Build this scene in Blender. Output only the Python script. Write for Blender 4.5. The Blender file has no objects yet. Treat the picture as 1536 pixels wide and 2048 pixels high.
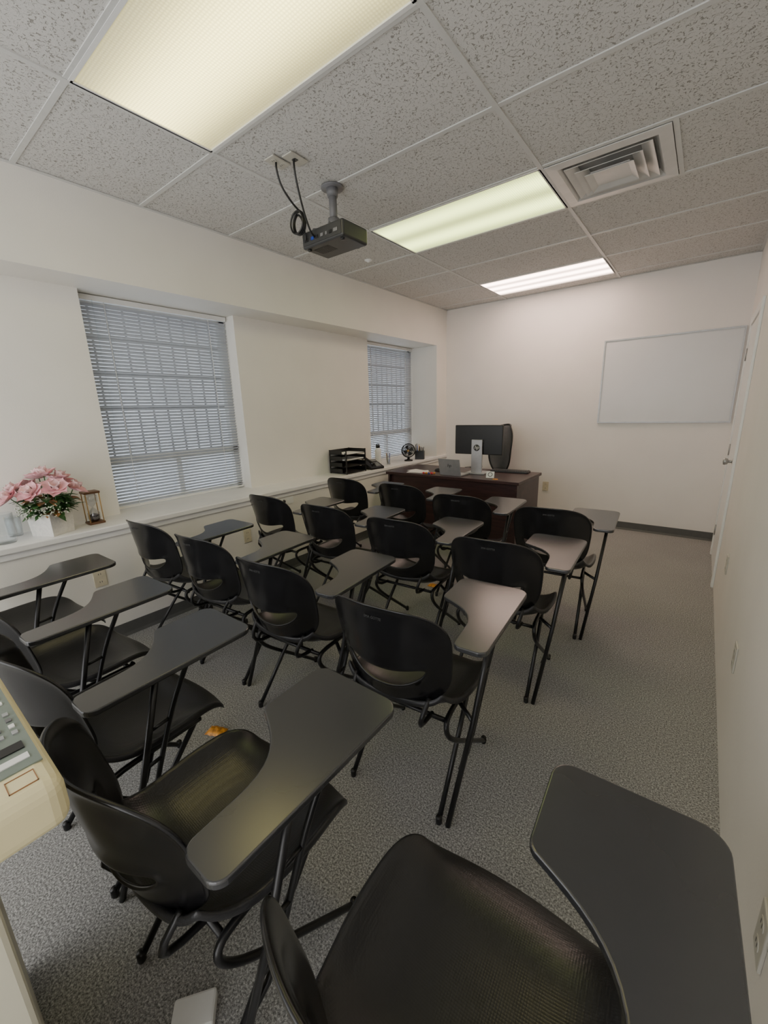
import bpy, bmesh, math, random
from mathutils import Vector, Matrix, Euler
random.seed(7)
COL = bpy.context.scene.collection
sin, cos, pi = math.sin, math.cos, math.pi

# ------------------------------------------------------------------ materials
def new_mat(name):
    m = bpy.data.materials.new(name); m.use_nodes = True
    nt = m.node_tree
    return m, nt, nt.nodes['Principled BSDF']
def N(nt, t, **k):
    n = nt.nodes.new(t)
    for a, b in k.items():
        if a == 'inp':
            for i, v in b.items(): n.inputs[i].default_value = v
        else: setattr(n, a, b)
    return n
def L(nt, a, b): nt.links.new(a, b)
def ramp(nt, stops, interp='LINEAR'):
    r = nt.nodes.new('ShaderNodeValToRGB'); r.color_ramp.interpolation = interp
    e = r.color_ramp.elements
    while len(e) < len(stops): e.new(0.5)
    for el, (p, c) in zip(e, stops):
        el.position = p; el.color = (c[0], c[1], c[2], 1) if len(c) == 3 else c
    return r
def mat(name, col, rough=0.5, metal=0.0, var=0.06, vscale=25.0, bump=0.0, bscale=200.0, spec=0.5, alpha=None, coat=0.0):
    m, nt, p = new_mat(name)
    tc = N(nt, 'ShaderNodeTexCoord')
    nz = N(nt, 'ShaderNodeTexNoise', inp={'Scale': vscale, 'Detail': 3.0})
    L(nt, tc.outputs['Object'], nz.inputs['Vector'])
    r = ramp(nt, [(0.3, [c*(1-var) for c in col]), (0.7, [min(1, c*(1+var)) for c in col])])
    L(nt, nz.outputs['Fac'], r.inputs['Fac']); L(nt, r.outputs['Color'], p.inputs['Base Color'])
    p.inputs['Roughness'].default_value = rough; p.inputs['Metallic'].default_value = metal
    p.inputs['Specular IOR Level'].default_value = spec
    p.inputs['Coat Weight'].default_value = coat
    if bump > 0:
        n2 = N(nt, 'ShaderNodeTexNoise', inp={'Scale': bscale, 'Detail': 4.0})
        L(nt, tc.outputs['Object'], n2.inputs['Vector'])
        b = N(nt, 'ShaderNodeBump', inp={'Strength': bump, 'Distance': 0.002})
        L(nt, n2.outputs['Fac'], b.inputs['Height']); L(nt, b.outputs['Normal'], p.inputs['Normal'])
    return m

M = {}
M['wall'] = mat('wall_paint', (0.84, 0.805, 0.76), 0.5, var=0.02, vscale=3, bump=0.25, bscale=160)
M['wall_low'] = mat('wall_paint_lower', (0.82, 0.795, 0.735), 0.5, var=0.02, vscale=3, bump=0.2, bscale=160)
M['white'] = mat('white_paint', (0.83, 0.83, 0.81), 0.35, var=0.02)
M['ledge'] = mat('ledge_paint', (0.84, 0.83, 0.81), 0.4, var=0.03, vscale=6)
M['base'] = mat('baseboard_rubber', (0.10, 0.10, 0.095), 0.5)
M['tbar'] = mat('grid_enamel', (0.64, 0.64, 0.62), 0.4, var=0.03)
M['metal_black'] = mat('black_enamel', (0.010, 0.010, 0.011), 0.3, var=0.1)
M['black'] = mat('black_plastic', (0.010, 0.010, 0.011), 0.35, var=0.1)
M['blackmesh'] = mat('black_mesh', (0.13, 0.13, 0.135), 0.7, bump=0.5, bscale=400)
M['dkgrey'] = mat('dark_grey_plastic', (0.035, 0.036, 0.038), 0.4)
M['mid'] = mat('mid_grey_metal', (0.16, 0.16, 0.17), 0.4)
M['grey'] = mat('grey_plastic', (0.35, 0.36, 0.37), 0.4)
M['silver'] = mat('silver', (0.46, 0.46, 0.48), 0.35, metal=0.6)
M['alu'] = mat('aluminium', (0.42, 0.42, 0.42), 0.4, metal=0.7)
M['ventm'] = mat('vent_enamel', (0.68, 0.67, 0.65), 0.35, metal=0.25, var=0.06, vscale=8)
M['duct'] = mat('duct_grey', (0.40, 0.40, 0.39), 0.6)
M['beige'] = mat('aged_beige_plastic', (0.78, 0.70, 0.42), 0.42, var=0.04, vscale=5)
M['beige2'] = mat('copier_panel', (0.74, 0.71, 0.57), 0.5, var=0.03, vscale=5)
M['panelgrn'] = mat('control_strip', (0.19, 0.23, 0.20), 0.4)
M['ivory'] = mat('ivory_plate', (0.66, 0.60, 0.45), 0.4)
M['plate'] = mat('offwhite_plate', (0.52, 0.50, 0.44), 0.35)
M['paper'] = mat('paper', (0.8, 0.8, 0.78), 0.6, var=0.02)
M['potm'] = mat('textured_pot', (0.74, 0.72, 0.68), 0.7, var=0.08, vscale=60, bump=0.8, bscale=80)
M['orange'] = mat('orange_print', (0.8, 0.30, 0.04), 0.4, var=0.5, vscale=60)
M['red'] = mat('red_wrap', (0.55, 0.03, 0.04), 0.35)
M['gold'] = mat('gold_brass', (0.45, 0.28, 0.10), 0.35, metal=0.5)
M['brown'] = mat('brown_wood', (0.12, 0.055, 0.025), 0.45, var=0.2)
M['sand'] = mat('sand_dark', (0.03, 0.025, 0.03), 0.8)
M['pink'] = mat('petal_pink', (0.84, 0.46, 0.50), 0.6, var=0.22, vscale=30)
M['pink2'] = mat('petal_pale', (0.86, 0.60, 0.60), 0.6, var=0.2, vscale=30)
M['leaf'] = mat('leaf_green', (0.05, 0.13, 0.04), 0.5, var=0.4, vscale=30)
M['leafb'] = mat('leaf_brown', (0.30, 0.15, 0.05), 0.5, var=0.3, vscale=30)
M['sprig'] = mat('sprig_white', (0.65, 0.68, 0.55), 0.6)
M['mark'] = mat('pale_mark', (0.05, 0.05, 0.05), 0.5)
M['copper'] = mat('brown_mark', (0.30, 0.14, 0.06), 0.5)
M['blue'] = mat('blue_connector', (0.02, 0.05, 0.32), 0.4)
M['screen'] = mat('board_surface', (0.70, 0.71, 0.71), 0.3, var=0.02, vscale=3)
M['backdrop'] = mat('backdrop_grey', (0.50, 0.53, 0.58), 0.8, var=0.25, vscale=1.2)
M['asphalt'] = mat('backdrop_ground', (0.60, 0.62, 0.65), 0.9, var=0.2, vscale=1.5)

def plastic_seat():
    m, nt, p = new_mat('seat_plastic')
    tc = N(nt, 'ShaderNodeTexCoord')
    vo = N(nt, 'ShaderNodeTexVoronoi', inp={'Scale': 200.0, 'Randomness': 0.05})
    L(nt, tc.outputs['Object'], vo.inputs['Vector'])
    b = N(nt, 'ShaderNodeBump', inp={'Strength': 0.40, 'Distance': 0.001})
    L(nt, vo.outputs['Distance'], b.inputs['Height']); L(nt, b.outputs['Normal'], p.inputs['Normal'])
    nz = N(nt, 'ShaderNodeTexNoise', inp={'Scale': 3.0, 'Detail': 1.0})
    L(nt, tc.outputs['Object'], nz.inputs['Vector'])
    r = ramp(nt, [(0.3, (0.021, 0.021, 0.023)), (0.7, (0.026, 0.026, 0.028))])
    L(nt, nz.outputs['Fac'], r.inputs['Fac']); L(nt, r.outputs['Color'], p.inputs['Base Color'])
    p.inputs['Roughness'].default_value = 0.29
    p.inputs['Specular IOR Level'].default_value = 0.5
    return m
M['seat'] = plastic_seat()
M['back'] = mat('backrest_plastic', (0.010, 0.010, 0.011), 0.22, var=0.1, bump=0.05, bscale=500)
M['tablet'] = mat('tablet_laminate', (0.032, 0.033, 0.036), 0.24, var=0.04, vscale=6, spec=1.0)

def carpet():
    m, nt, p = new_mat('carpet_loop')
    tc = N(nt, 'ShaderNodeTexCoord')
    n1 = N(nt, 'ShaderNodeTexNoise', inp={'Scale': 170.0, 'Detail': 4.0, 'Roughness': 0.8})
    n2 = N(nt, 'ShaderNodeTexNoise', inp={'Scale': 1.8, 'Detail': 4.0})
    for n in (n1, n2): L(nt, tc.outputs['Object'], n.inputs['Vector'])
    r = ramp(nt, [(0.36, (0.10, 0.098, 0.094)), (0.51, (0.33, 0.326, 0.315)), (0.66, (0.72, 0.71, 0.685))])
    L(nt, n1.outputs['Fac'], r.inputs['Fac'])
    r2 = ramp(nt, [(0.3, (0.9,)*3), (0.7, (1.0,)*3)])
    L(nt, n2.outputs['Fac'], r2.inputs['Fac'])
    mx = N(nt, 'ShaderNodeMix', data_type='RGBA', blend_type='MULTIPLY'); mx.inputs['Factor'].default_value = 1
    L(nt, r.outputs['Color'], mx.inputs[6]); L(nt, r2.outputs['Color'], mx.inputs[7])
    L(nt, mx.outputs[2], p.inputs['Base Color'])
    b = N(nt, 'ShaderNodeBump', inp={'Strength': 0.35, 'Distance': 0.003})
    L(nt, n1.outputs['Fac'], b.inputs['Height']); L(nt, b.outputs['Normal'], p.inputs['Normal'])
    p.inputs['Roughness'].default_value = 0.95; p.inputs['Specular IOR Level'].default_value = 0.15
    return m
M['carpet'] = carpet()
def tile():
    m, nt, p = new_mat('fissured_tile')
    tc = N(nt, 'ShaderNodeTexCoord')
    mp = N(nt, 'ShaderNodeMapping'); mp.inputs['Scale'].default_value = (1, 1, 0)
    L(nt, tc.outputs['Object'], mp.inputs['Vector'])
    n1 = N(nt, 'ShaderNodeTexNoise', inp={'Scale': 52.0, 'Detail': 1.0, 'Roughness': 0.5, 'Distortion': 0.6})
    n2 = N(nt, 'ShaderNodeTexNoise', inp={'Scale': 75.0, 'Detail': 1.0})
    n3 = N(nt, 'ShaderNodeTexNoise', inp={'Scale': 300.0, 'Detail': 2.0})
    for n in (n1, n2, n3): L(nt, mp.outputs['Vector'], n.inputs['Vector'])
    r1 = ramp(nt, [(0.0, (0,)*3), (0.462, (0,)*3), (0.484, (1,)*3), (0.516, (1,)*3), (0.538, (0,)*3)])
    L(nt, n1.outputs['Fac'], r1.inputs['Fac'])
    r2 = ramp(nt, [(0.46, (0,)*3), (0.53, (1,)*3)])
    L(nt, n2.outputs['Fac'], r2.inputs['Fac'])
    mu = N(nt, 'ShaderNodeMath', operation='MULTIPLY'); L(nt, r1.outputs['Color'], mu.inputs[0]); L(nt, r2.outputs['Color'], mu.inputs[1])
    r3 = ramp(nt, [(0.3, (0.57, 0.56, 0.54)), (0.7, (0.73, 0.72, 0.695))])
    L(nt, n3.outputs['Fac'], r3.inputs['Fac'])
    mx = N(nt, 'ShaderNodeMix', data_type='RGBA'); L(nt, mu.outputs[0], mx.inputs['Factor'])
    L(nt, r3.outputs['Color'], mx.inputs[6]); mx.inputs[7].default_value = (0.31, 0.295, 0.27, 1)
    L(nt, mx.outputs[2], p.inputs['Base Color'])
    sb = N(nt, 'ShaderNodeMath', operation='SUBTRACT'); sb.inputs[0].default_value = 1; L(nt, mu.outputs[0], sb.inputs[1])
    b = N(nt, 'ShaderNodeBump', inp={'Strength': 0.5, 'Distance': 0.003})
    L(nt, sb.outputs[0], b.inputs['Height']); L(nt, b.outputs['Normal'], p.inputs['Normal'])
    p.inputs['Roughness'].default_value = 0.9
    return m
M['tile'] = tile()
def wood():
    m, nt, p = new_mat('mahogany_laminate')
    tc = N(nt, 'ShaderNodeTexCoord')
    mp = N(nt, 'ShaderNodeMapping'); mp.inputs['Scale'].default_value = (1.2, 12, 12)
    L(nt, tc.outputs['Object'], mp.inputs['Vector'])
    n1 = N(nt, 'ShaderNodeTexNoise', inp={'Scale': 3.0, 'Detail': 6.0, 'Distortion': 0.8})
    L(nt, mp.outputs['Vector'], n1.inputs['Vector'])
    r = ramp(nt, [(0.3, (0.022, 0.009, 0.009)), (0.7, (0.055, 0.022, 0.020))])
    L(nt, n1.outputs['Fac'], r.inputs['Fac']); L(nt, r.outputs['Color'], p.inputs['Base Color'])
    p.inputs['Roughness'].default_value = 0.35
    return m
M['wood'] = wood()
def lens(name, col, s_lo, s_hi, bands):
    m, nt, p = new_mat(name)
    tc = N(nt, 'ShaderNodeTexCoord')
    sp = N(nt, 'ShaderNodeSeparateXYZ'); L(nt, tc.outputs['Object'], sp.inputs[0])
    w = N(nt, 'ShaderNodeMath', operation='MULTIPLY'); L(nt, sp.outputs['Y'], w.inputs[0]); w.inputs[1].default_value = 2*pi*bands/0.58
    c = N(nt, 'ShaderNodeMath', operation='COSINE'); L(nt, w.outputs[0], c.inputs[0])
    mr = N(nt, 'ShaderNodeMapRange'); mr.inputs['From Min'].default_value = -1; mr.inputs['From Max'].default_value = 1
    mr.inputs['To Min'].default_value = s_hi if bands == 2 else s_lo; mr.inputs['To Max'].default_value = s_lo if bands == 2 else s_hi
    L(nt, c.outputs[0], mr.inputs['Value'])
    ck = N(nt, 'ShaderNodeTexVoronoi', inp={'Scale': 80.0, 'Randomness': 0.0}); L(nt, tc.outputs['Object'], ck.inputs['Vector'])
    m2 = N(nt, 'ShaderNodeMapRange'); m2.inputs['From Min'].default_value = 0; m2.inputs['From Max'].default_value = 0.7
    m2.inputs['To Min'].default_value = 1.3; m2.inputs['To Max'].default_value = 0.5
    L(nt, ck.outputs['Distance'], m2.inputs['Value'])
    mm = N(nt, 'ShaderNodeMath', operation='MULTIPLY'); L(nt, mr.outputs[0], mm.inputs[0]); L(nt, m2.outputs[0], mm.inputs[1])
    p.inputs['Base Color'].default_value = (0.5, 0.5, 0.45, 1)
    p.inputs['Emission Color'].default_value = (*col, 1)
    L(nt, mm.outputs[0], p.inputs['Emission Strength'])
    p.inputs['Roughness'].default_value = 0.3
    return m
M['lens1'] = lens('lens_warm', (1.0, 0.86, 0.32), 1.2, 7.5, 1)
M['lens2'] = lens('lens_green', (0.88, 1.0, 0.33), 2.2, 6.5, 2)
M['lens3'] = lens('lens_pink', (1.0, 0.72, 0.60), 5.5, 26.0, 3)
def glass(name, col=(0.96, 0.98, 0.99), k=0.45, b0=0.04):
    m, nt, p = new_mat(name)
    out = nt.nodes['Material Output']
    tr = N(nt, 'ShaderNodeBsdfTransparent'); tr.inputs['Color'].default_value = (*col, 1)
    gl = N(nt, 'ShaderNodeBsdfGlossy'); gl.inputs['Roughness'].default_value = 0.08
    lw = N(nt, 'ShaderNodeLayerWeight', inp={'Blend': 0.5})
    pw = N(nt, 'ShaderNodeMath', operation='POWER'); L(nt, lw.outputs['Facing'], pw.inputs[0]); pw.inputs[1].default_value = 3.0
    ad = N(nt, 'ShaderNodeMath', operation='MULTIPLY_ADD'); L(nt, pw.outputs[0], ad.inputs[0]); ad.inputs[1].default_value = k; ad.inputs[2].default_value = b0; ad.use_clamp = True
    mx = N(nt, 'ShaderNodeMixShader'); L(nt, ad.outputs[0], mx.inputs[0]); L(nt, tr.outputs[0], mx.inputs[1]); L(nt, gl.outputs[0], mx.inputs[2])
    L(nt, mx.outputs[0], out.inputs['Surface'])
    return m
M['glass'] = glass('clear_glass', k=0.6)
M['glassb'] = glass('bulb_glass', (0.86, 0.88, 0.90), 0.9, 0.16)
def slat():
    m, nt, p = new_mat('blind_slat')
    out = nt.nodes['Material Output']
    p.inputs['Base Color'].default_value = (0.46, 0.47, 0.49, 1); p.inputs['Roughness'].default_value = 0.4
    t = N(nt, 'ShaderNodeBsdfTranslucent'); t.inputs['Color'].default_value = (0.54, 0.58, 0.63, 1)
    mx = N(nt, 'ShaderNodeMixShader'); mx.inputs[0].default_value = 0.16
    L(nt, p.outputs[0], mx.inputs[1]); L(nt, t.outputs[0], mx.inputs[2]); L(nt, mx.outputs[0], out.inputs['Surface'])
    return m
M['slat'] = slat()

# ------------------------------------------------------------------ mesh builder
class MB:
    def __init__(s): s.v = []; s.f = []; s.mi = []; s.sm = []
    def add(s, vs, fs, mi=0, smooth=False, mtx=None):
        o = len(s.v)
        for p in vs:
            p = Vector(p)
            if mtx is not None: p = mtx @ p
            s.v.append(tuple(p))
        for f in fs: s.f.append([i+o for i in f]); s.mi.append(mi); s.sm.append(smooth)
    def box(s, lo, hi, mi=0, mtx=None):
        x0, y0, z0 = lo; x1, y1, z1 = hi
        vs = [(x0,y0,z0),(x1,y0,z0),(x1,y1,z0),(x0,y1,z0),(x0,y0,z1),(x1,y0,z1),(x1,y1,z1),(x0,y1,z1)]
        s.add(vs, [(0,3,2,1),(4,5,6,7),(0,1,5,4),(1,2,6,5),(2,3,7,6),(3,0,4,7)], mi, False, mtx)
    def tube(s, pts, r, n=10, mi=0, cap=True, smoothpath=0, closed=False):
        P = [Vector(p) for p in pts]
        for _ in range(smoothpath):
            Q = [P[0]]
            for a, b in zip(P[:-1], P[1:]): Q += [a*0.75+b*0.25, a*0.25+b*0.75]
            Q.append(P[-1]); P = Q
        vs = []; fs = []; prev = None
        K = len(P)
        for i, p in enumerate(P):
            t = (P[min(i+1, K-1)] - P[max(i-1, 0)])
            if closed: t = P[(i+1) % K] - P[i-1]
            t.normalize()
            if prev is None:
                a = Vector((0,0,1)) if abs(t.z) < 0.9 else Vector((1,0,0))
                u = t.cross(a).normalized()
            else: u = (prev - t*prev.dot(t)).normalized()
            prev = u; w = t.cross(u)
            rr = r[i] if isinstance(r, (list, tuple)) else r
            for k in range(n):
                an = 2*pi*k/n; vs.append(p + u*rr*cos(an) + w*rr*sin(an))
        R = K if closed else K-1
        for i in range(R):
            for k in range(n):
                a = i*n+k; b = i*n+(k+1) % n; j = (i+1) % K
                fs.append((a, b, j*n+(k+1) % n, j*n+k))
        if cap and not closed: fs.append(tuple(range(n))[::-1]); fs.append(tuple(range((K-1)*n, K*n)))
        s.add(vs, fs, mi, True)
    def lathe(s, prof, c=(0,0,0), n=24, mi=0, mtx=None):
        vs = []; fs = []
        for r, z in prof:
            for k in range(n): vs.append((c[0]+r*cos(2*pi*k/n), c[1]+r*sin(2*pi*k/n), c[2]+z))
        for i in range(len(prof)-1):
            for k in range(n): fs.append((i*n+k, i*n+(k+1) % n, (i+1)*n+(k+1) % n, (i+1)*n+k))
        fs.append(tuple(range(n))[::-1]); fs.append(tuple(range((len(prof)-1)*n, len(prof)*n)))
        s.add(vs, fs, mi, True, mtx)
    def prism(s, poly, z0, z1, mi=0, mtx=None):
        n = len(poly)
        vs = [(x,y,z0) for x,y in poly]+[(x,y,z1) for x,y in poly]
        fs = [tuple(range(n))[::-1], tuple(range(n, 2*n))]+[(i,(i+1)%n,n+(i+1)%n,n+i) for i in range(n)]
        s.add(vs, fs, mi, False, mtx)
    def obj(s, name, mats, parent=None, loc=(0,0,0), bevel=0, sub=0, solid=0, seg=2, kind=None, label=None, rot=None, autosm=False):
        me = bpy.data.meshes.new(name); me.from_pydata(s.v, [], s.f); me.update()
        if not isinstance(mats, (list, tuple)): mats = [mats]
        for m in mats: me.materials.append(m)
        me.polygons.foreach_set('material_index', s.mi); me.polygons.foreach_set('use_smooth', s.sm)
        bm = bmesh.new(); bm.from_mesh(me); bmesh.ops.recalc_face_normals(bm, faces=bm.faces); bm.to_mesh(me); bm.free()
        o = bpy.data.objects.new(name, me); COL.objects.link(o); o.location = loc
        if rot: o.rotation_euler = rot
        if parent: o.parent = parent
        if solid: md = o.modifiers.new('solid', 'SOLIDIFY'); md.thickness = solid; md.offset = 0
        if bevel: md = o.modifiers.new('bevel', 'BEVEL'); md.width = bevel; md.segments = seg; md.limit_method = 'ANGLE'; md.angle_limit = math.radians(40)
        if sub: md = o.modifiers.new('sub', 'SUBSURF'); md.levels = sub; md.render_levels = sub
        if kind: o['kind'] = kind
        if label: o['label'] = label
        return o
def thing(name, label, cat, loc, rz=0, group=None):
    e = bpy.data.objects.new(name, None); e.empty_display_size = 0.1; COL.objects.link(e)
    e.location = loc; e.rotation_euler = (0,0,rz); e['label'] = label; e['category'] = cat
    if group: e['group'] = group
    return e
def tag(o, label, cat, group=None):
    o['label'] = label; o['category'] = cat
    if group: o['group'] = group
    return o
def text(name, body, size, mtx, m, parent=None, ext=0.0004, shear=0.0):
    cu = bpy.data.curves.new(name+'_c', 'FONT'); cu.body = body; cu.size = size; cu.extrude = ext
    cu.align_x = 'CENTER'; cu.align_y = 'CENTER'; cu.shear = shear
    t = bpy.data.objects.new(name+'_t', cu); COL.objects.link(t)
    bpy.context.view_layer.update()
    me = bpy.data.meshes.new_from_object(t.evaluated_get(bpy.context.evaluated_depsgraph_get()))
    bpy.data.objects.remove(t); me.transform(mtx)
    me.materials.clear(); me.materials.append(m)
    o = bpy.data.objects.new(name, me); COL.objects.link(o)
    if parent: o.parent = parent
    return o

# ------------------------------------------------------------------ room
XL, XR, D, H = -2.944, 0.2225, 5.297, 2.70
YR = -1.3; PX = -3.24; OX = -3.46
G0 = 1.4135; P = 0.61; X0 = -0.89; X1 = X0-2*P
ZS = 0.772; ZSOF = 2.24
b = MB(); b.box((OX, YR-0.1, -0.1), (XR+0.1, D+0.1, 0)); b.obj('floor', M['carpet'], kind='structure')
b = MB(); b.box((OX, D, 0), (XR+0.1, D+0.1, H+0.2)); b.obj('wall_back', M['wall'], kind='structure')
b = MB(); b.box((XR, YR, 0), (XR+0.1, D, H+0.2)); b.obj('wall_right', M['wall'], kind='structure')
b = MB()
W1 = (1.085, 2.185); W2 = (3.94, 5.03)
b.box((OX, YR, 0), (XL, D, ZS-0.037))
b.box((OX, YR, ZSOF), (XL, D, H+0.2))
b.box((OX, YR, ZS-0.037), (PX, W1[0], ZSOF)); b.box((OX, W1[1], ZS-0.037), (PX, W2[0], ZSOF)); b.box((OX, W2[1], ZS-0.037), (XL, D, ZSOF))
b.obj('wall_left', M['wall_low'], kind='structure')
b = MB(); b.box((-3.45, YR, ZS-0.037), (XL+0.028, D-0.001, ZS)); b.obj('trim_1', M['ledge'], bevel=0.006, kind='structure')
b = MB(); b.box((XL, YR, ZS-0.075), (XL+0.012, D-0.001, ZS-0.037)); b.obj('trim_2', M['ledge'], bevel=0.003, kind='structure')
def cove(name, x0, y0, x1, y1, nx, ny, mt, h=0.1):
    b = MB(); t = 0.006
    prof = [(0, h), (t, h), (t, 0.02), (t+0.012, 0.0), (0, 0.0)]
    vs = []; n = len(prof)
    for (x, y) in ((x0, y0), (x1, y1)):
        for d, z in prof: vs.append((x+nx*d, y+ny*d, z))
    fs = [tuple(range(n)), tuple(range(n, 2*n))[::-1]]+[(i, (i+1) % n, n+(i+1) % n, n+i) for i in range(n)]
    b.add(vs, fs); b.obj(name, mt, kind='structure')
cove('baseboard_back', XL, D, XR, D, 0, -1, M['base'], 0.09)
cove('baseboard_left', XL, YR, XL, D, 1, 0, M['base'], 0.09)

xs = sorted([OX, X1, X0, X0+P, XR+0.1]); ys = [YR-0.1]+[G0+k*P for k in range(-4, 7)]+[D+0.1]
b = MB()
opens = [(X1, -1), (X1, 2), (X1, 5), (X0, 2)]
for i in range(len(xs)-1):
    for j in range(len(ys)-1):
        hole = any(abs(xs[i]-ox) < 1e-4 and abs(ys[j]-(G0+k*P)) < 1e-4 for ox, k in opens)
        if not hole: b.box((xs[i], ys[j], H+0.006), (xs[i+1], ys[j+1], H+0.03))
b.obj('ceiling', M['tile'], kind='structure')
b = MB(); b.box((OX, YR-0.1, H+0.16), (XR+0.1, D+0.1, H+0.2)); b.obj('light_block_lid', M['white'], kind='structure')  # unseen lid added above the ceiling to stop light leaking in
b = MB(); w = 0.012
for x in (X1, X0): b.box((x-w, YR, H), (x+w, D, H+0.02))
for k in range(-4, 7):
    y = G0+k*P; b.box((XL, y-w, H+0.0012), (XR, y+w, H+0.021))
b.box((X0+P-w, G0+2*P, H+0.0006), (X0+P+w, G0+3*P, H+0.0205))
b.box((XL, YR, H), (XL+0.02, D, H+0.004)); b.box((XR-0.02, YR, H), (XR, D, H+0.004)); b.box((XL, D-0.02, H), (XR, D, H+0.004))
b.obj('trim_4', M['tbar'], kind='structure')

for k, lm, lab in ((-1, 'lens1', 'fluorescent troffer with warm yellow prismatic lens in grid ceiling'),
                   (2, 'lens2', 'fluorescent troffer with greenish prismatic lens in grid ceiling'),
                   (5, 'lens3', 'fluorescent troffer with pinkish glowing tubes near the end wall')):
    cx = (X0+X1)/2; cy = G0+(k+0.5)*P
    e = thing('ceiling_light', lab, 'ceiling light', (cx, cy, H), group='fluorescent troffers in the ceiling grid')
    hx, hy = P-0.012, P/2-0.012
    b = MB()
    for s in (-1, 1):
        b.box((s*hx-0.008, -hy, 0.0), (s*hx+0.008, hy, 0.012)); b.box((-hx, s*hy-0.008, 0.0), (hx, s*hy+0.008, 0.012))
    b.box((-hx, -hy, 0.10), (hx, hy, 0.11))
    for s in (-1, 1):
        b.box((s*hx-0.002, -hy, 0.012), (s*hx+0.002, hy, 0.10)); b.box((-hx, s*hy-0.002, 0.012), (hx, s*hy+0.002, 0.10))
    b.obj('frame', M['white'], e)
    b = MB(); b.box((-hx+0.006, -hy+0.006, 0.006), (hx-0.006, hy-0.006, 0.010)); b.obj('lens', M[lm], e)

# air diffuser
e = thing('air_vent', 'square white metal four-way ceiling air diffuser with stepped louvres', 'air vent', (X0+P/2, G0+2.5*P, H))
def sqring(b, r0, z0, r1, z1, t=0.003, mi=0):
    vs = []
    for r, z in ((r0, z0), (r1, z1), (r1, z1-t), (r0, z0-t)):
        vs += [(-r, -r, z), (r, -r, z), (r, r, z), (-r, r, z)]
    fs = []
    for a in range(4):
        c = (a+1) % 4
        for k in range(4): fs.append((a*4+k, a*4+(k+1) % 4, c*4+(k+1) % 4, c*4+k))
    b.add(vs, fs, mi)
b = MB(); sqring(b, 0.29, 0.0, 0.235, -0.004, 0.004); sqring(b, 0.235, -0.004, 0.205, 0.028, 0.004); b.obj('frame', M['ventm'], e)
b = MB(); sqring(b, 0.208, -0.006, 0.150, 0.018); b.obj('louvre', M['ventm'], e)
b = MB(); sqring(b, 0.162, -0.016, 0.105, 0.010); b.obj('louvre', M['ventm'], e)
b = MB(); b.box((-0.095, -0.095, -0.014), (0.095, 0.095, -0.010)); sqring(b, 0.118, -0.028, 0.085, -0.010); b.obj('center_panel', M['ventm'], e)
b = MB(); b.box((-0.29, -0.29, 0.032), (0.29, 0.29, 0.04))
b.obj('duct_box', M['duct'], e)
b = MB(); b.lathe([(0.001, -0.012), (0.012, -0.012), (0.016, -0.006), (0.035, 0.0), (0.035, 0.006)]); tag(b.obj('sprinkler', M['white'], loc=(-2.50, 3.10, H)), 'small round white sprinkler cover on ceiling tile', 'sprinkler')

# windows
def window(n, y0, y1):
    z0, z1 = ZS, ZSOF; x = -3.42
    b = MB()
    f = 0.045
    b.box((x-0.03, y0, z0), (x+0.03, y0+f, z1)); b.box((x-0.03, y1-f, z0), (x+0.03, y1, z1))
    b.box((x-0.03, y0, z0), (x+0.03, y1, z0+f)); b.box((x-0.03, y0, z1-f), (x+0.03, y1, z1))
    zm = z0+0.36
    b.box((x-0.025, y0, zm-0.03), (x+0.03, y1, zm+0.03))
    b.box((x-0.02, (y0+y1)/2-0.02, z0), (x+0.02, (y0+y1)/2+0.02, zm))
    nb = 10
    for i in range(1, nb):
        yy = y0+(y1-y0)*i/nb; b.box((x-0.045, yy-0.005, zm), (x-0.031, yy+0.005, z1), 1)
    for i in range(3, 6):
        zz = z0+(z1-z0)*i/6; b.box((x-0.045, y0, zz-0.005), (x-0.031, y1, zz+0.005), 1)
    b.box((x-0.003, y0+f, z0+f), (x+0.003, y1-f, z1-f), 2)
    b.obj('window_%d' % n, [M['white'], M['mid'], M['glass']], kind='structure')
window(1, *W1); window(2, *W2)
def blind(y0, y1, lab):
    e = thing('window_blind', lab, 'window blind', (-3.35, 0, ZS), group='horizontal blinds in the window recesses')
    y0 += 0.012; y1 -= 0.012; top = ZSOF-ZS-0.004
    b = MB(); b.box((-0.02, y0, top-0.035), (0.018, y1, top)); b.obj('head_rail', M['white'], e, bevel=0.003)
    b = MB(); pitch = 0.0235; hw = 0.0127; z = 0.04; tl = math.radians(47)
    while z < top-0.045:
        pts = []
        for s in (-1, -0.33, 0.33, 1):
            cx_ = s*hw*cos(tl) - 0.0016*(1-s*s)*sin(tl); cz = s*hw*sin(tl) + 0.0016*(1-s*s)*cos(tl)
            pts.append((cx_, cz))
        vs = [(px, y0+0.004, z+pz) for px, pz in pts]+[(px, y1-0.004, z+pz) for px, pz in pts]
        b.add(vs, [(i, i+1, 5+i, 4+i) for i in range(3)], 0, True)
        z += pitch
    b.obj('slats', M['slat'], e)
    b = MB(); b.box((-0.012, y0+0.003, 0.012), (0.012, y1-0.003, 0.026)); b.obj('bottom_rail', M['white'], e, bevel=0.003)
    for fy in (0.15, 0.85):
        yy = y0+(y1-y0)*fy
        b = MB(); b.tube([(0.014, yy, 0.02), (0.014, yy, top-0.03)], 0.0018, 6); b.obj('cord', M['white'], e)
    b = MB(); yy = y0+0.09; b.tube([(0.022, yy, top-0.9), (0.022, yy, top-0.03)], 0.003, 6); b.obj('tilt_wand', M['glass'], e)
blind(*W1, 'blue-grey horizontal slat blind, lowered, beside pink flowers')
blind(*W2, 'blue-grey horizontal slat blind, lowered, near the desk')
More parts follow.
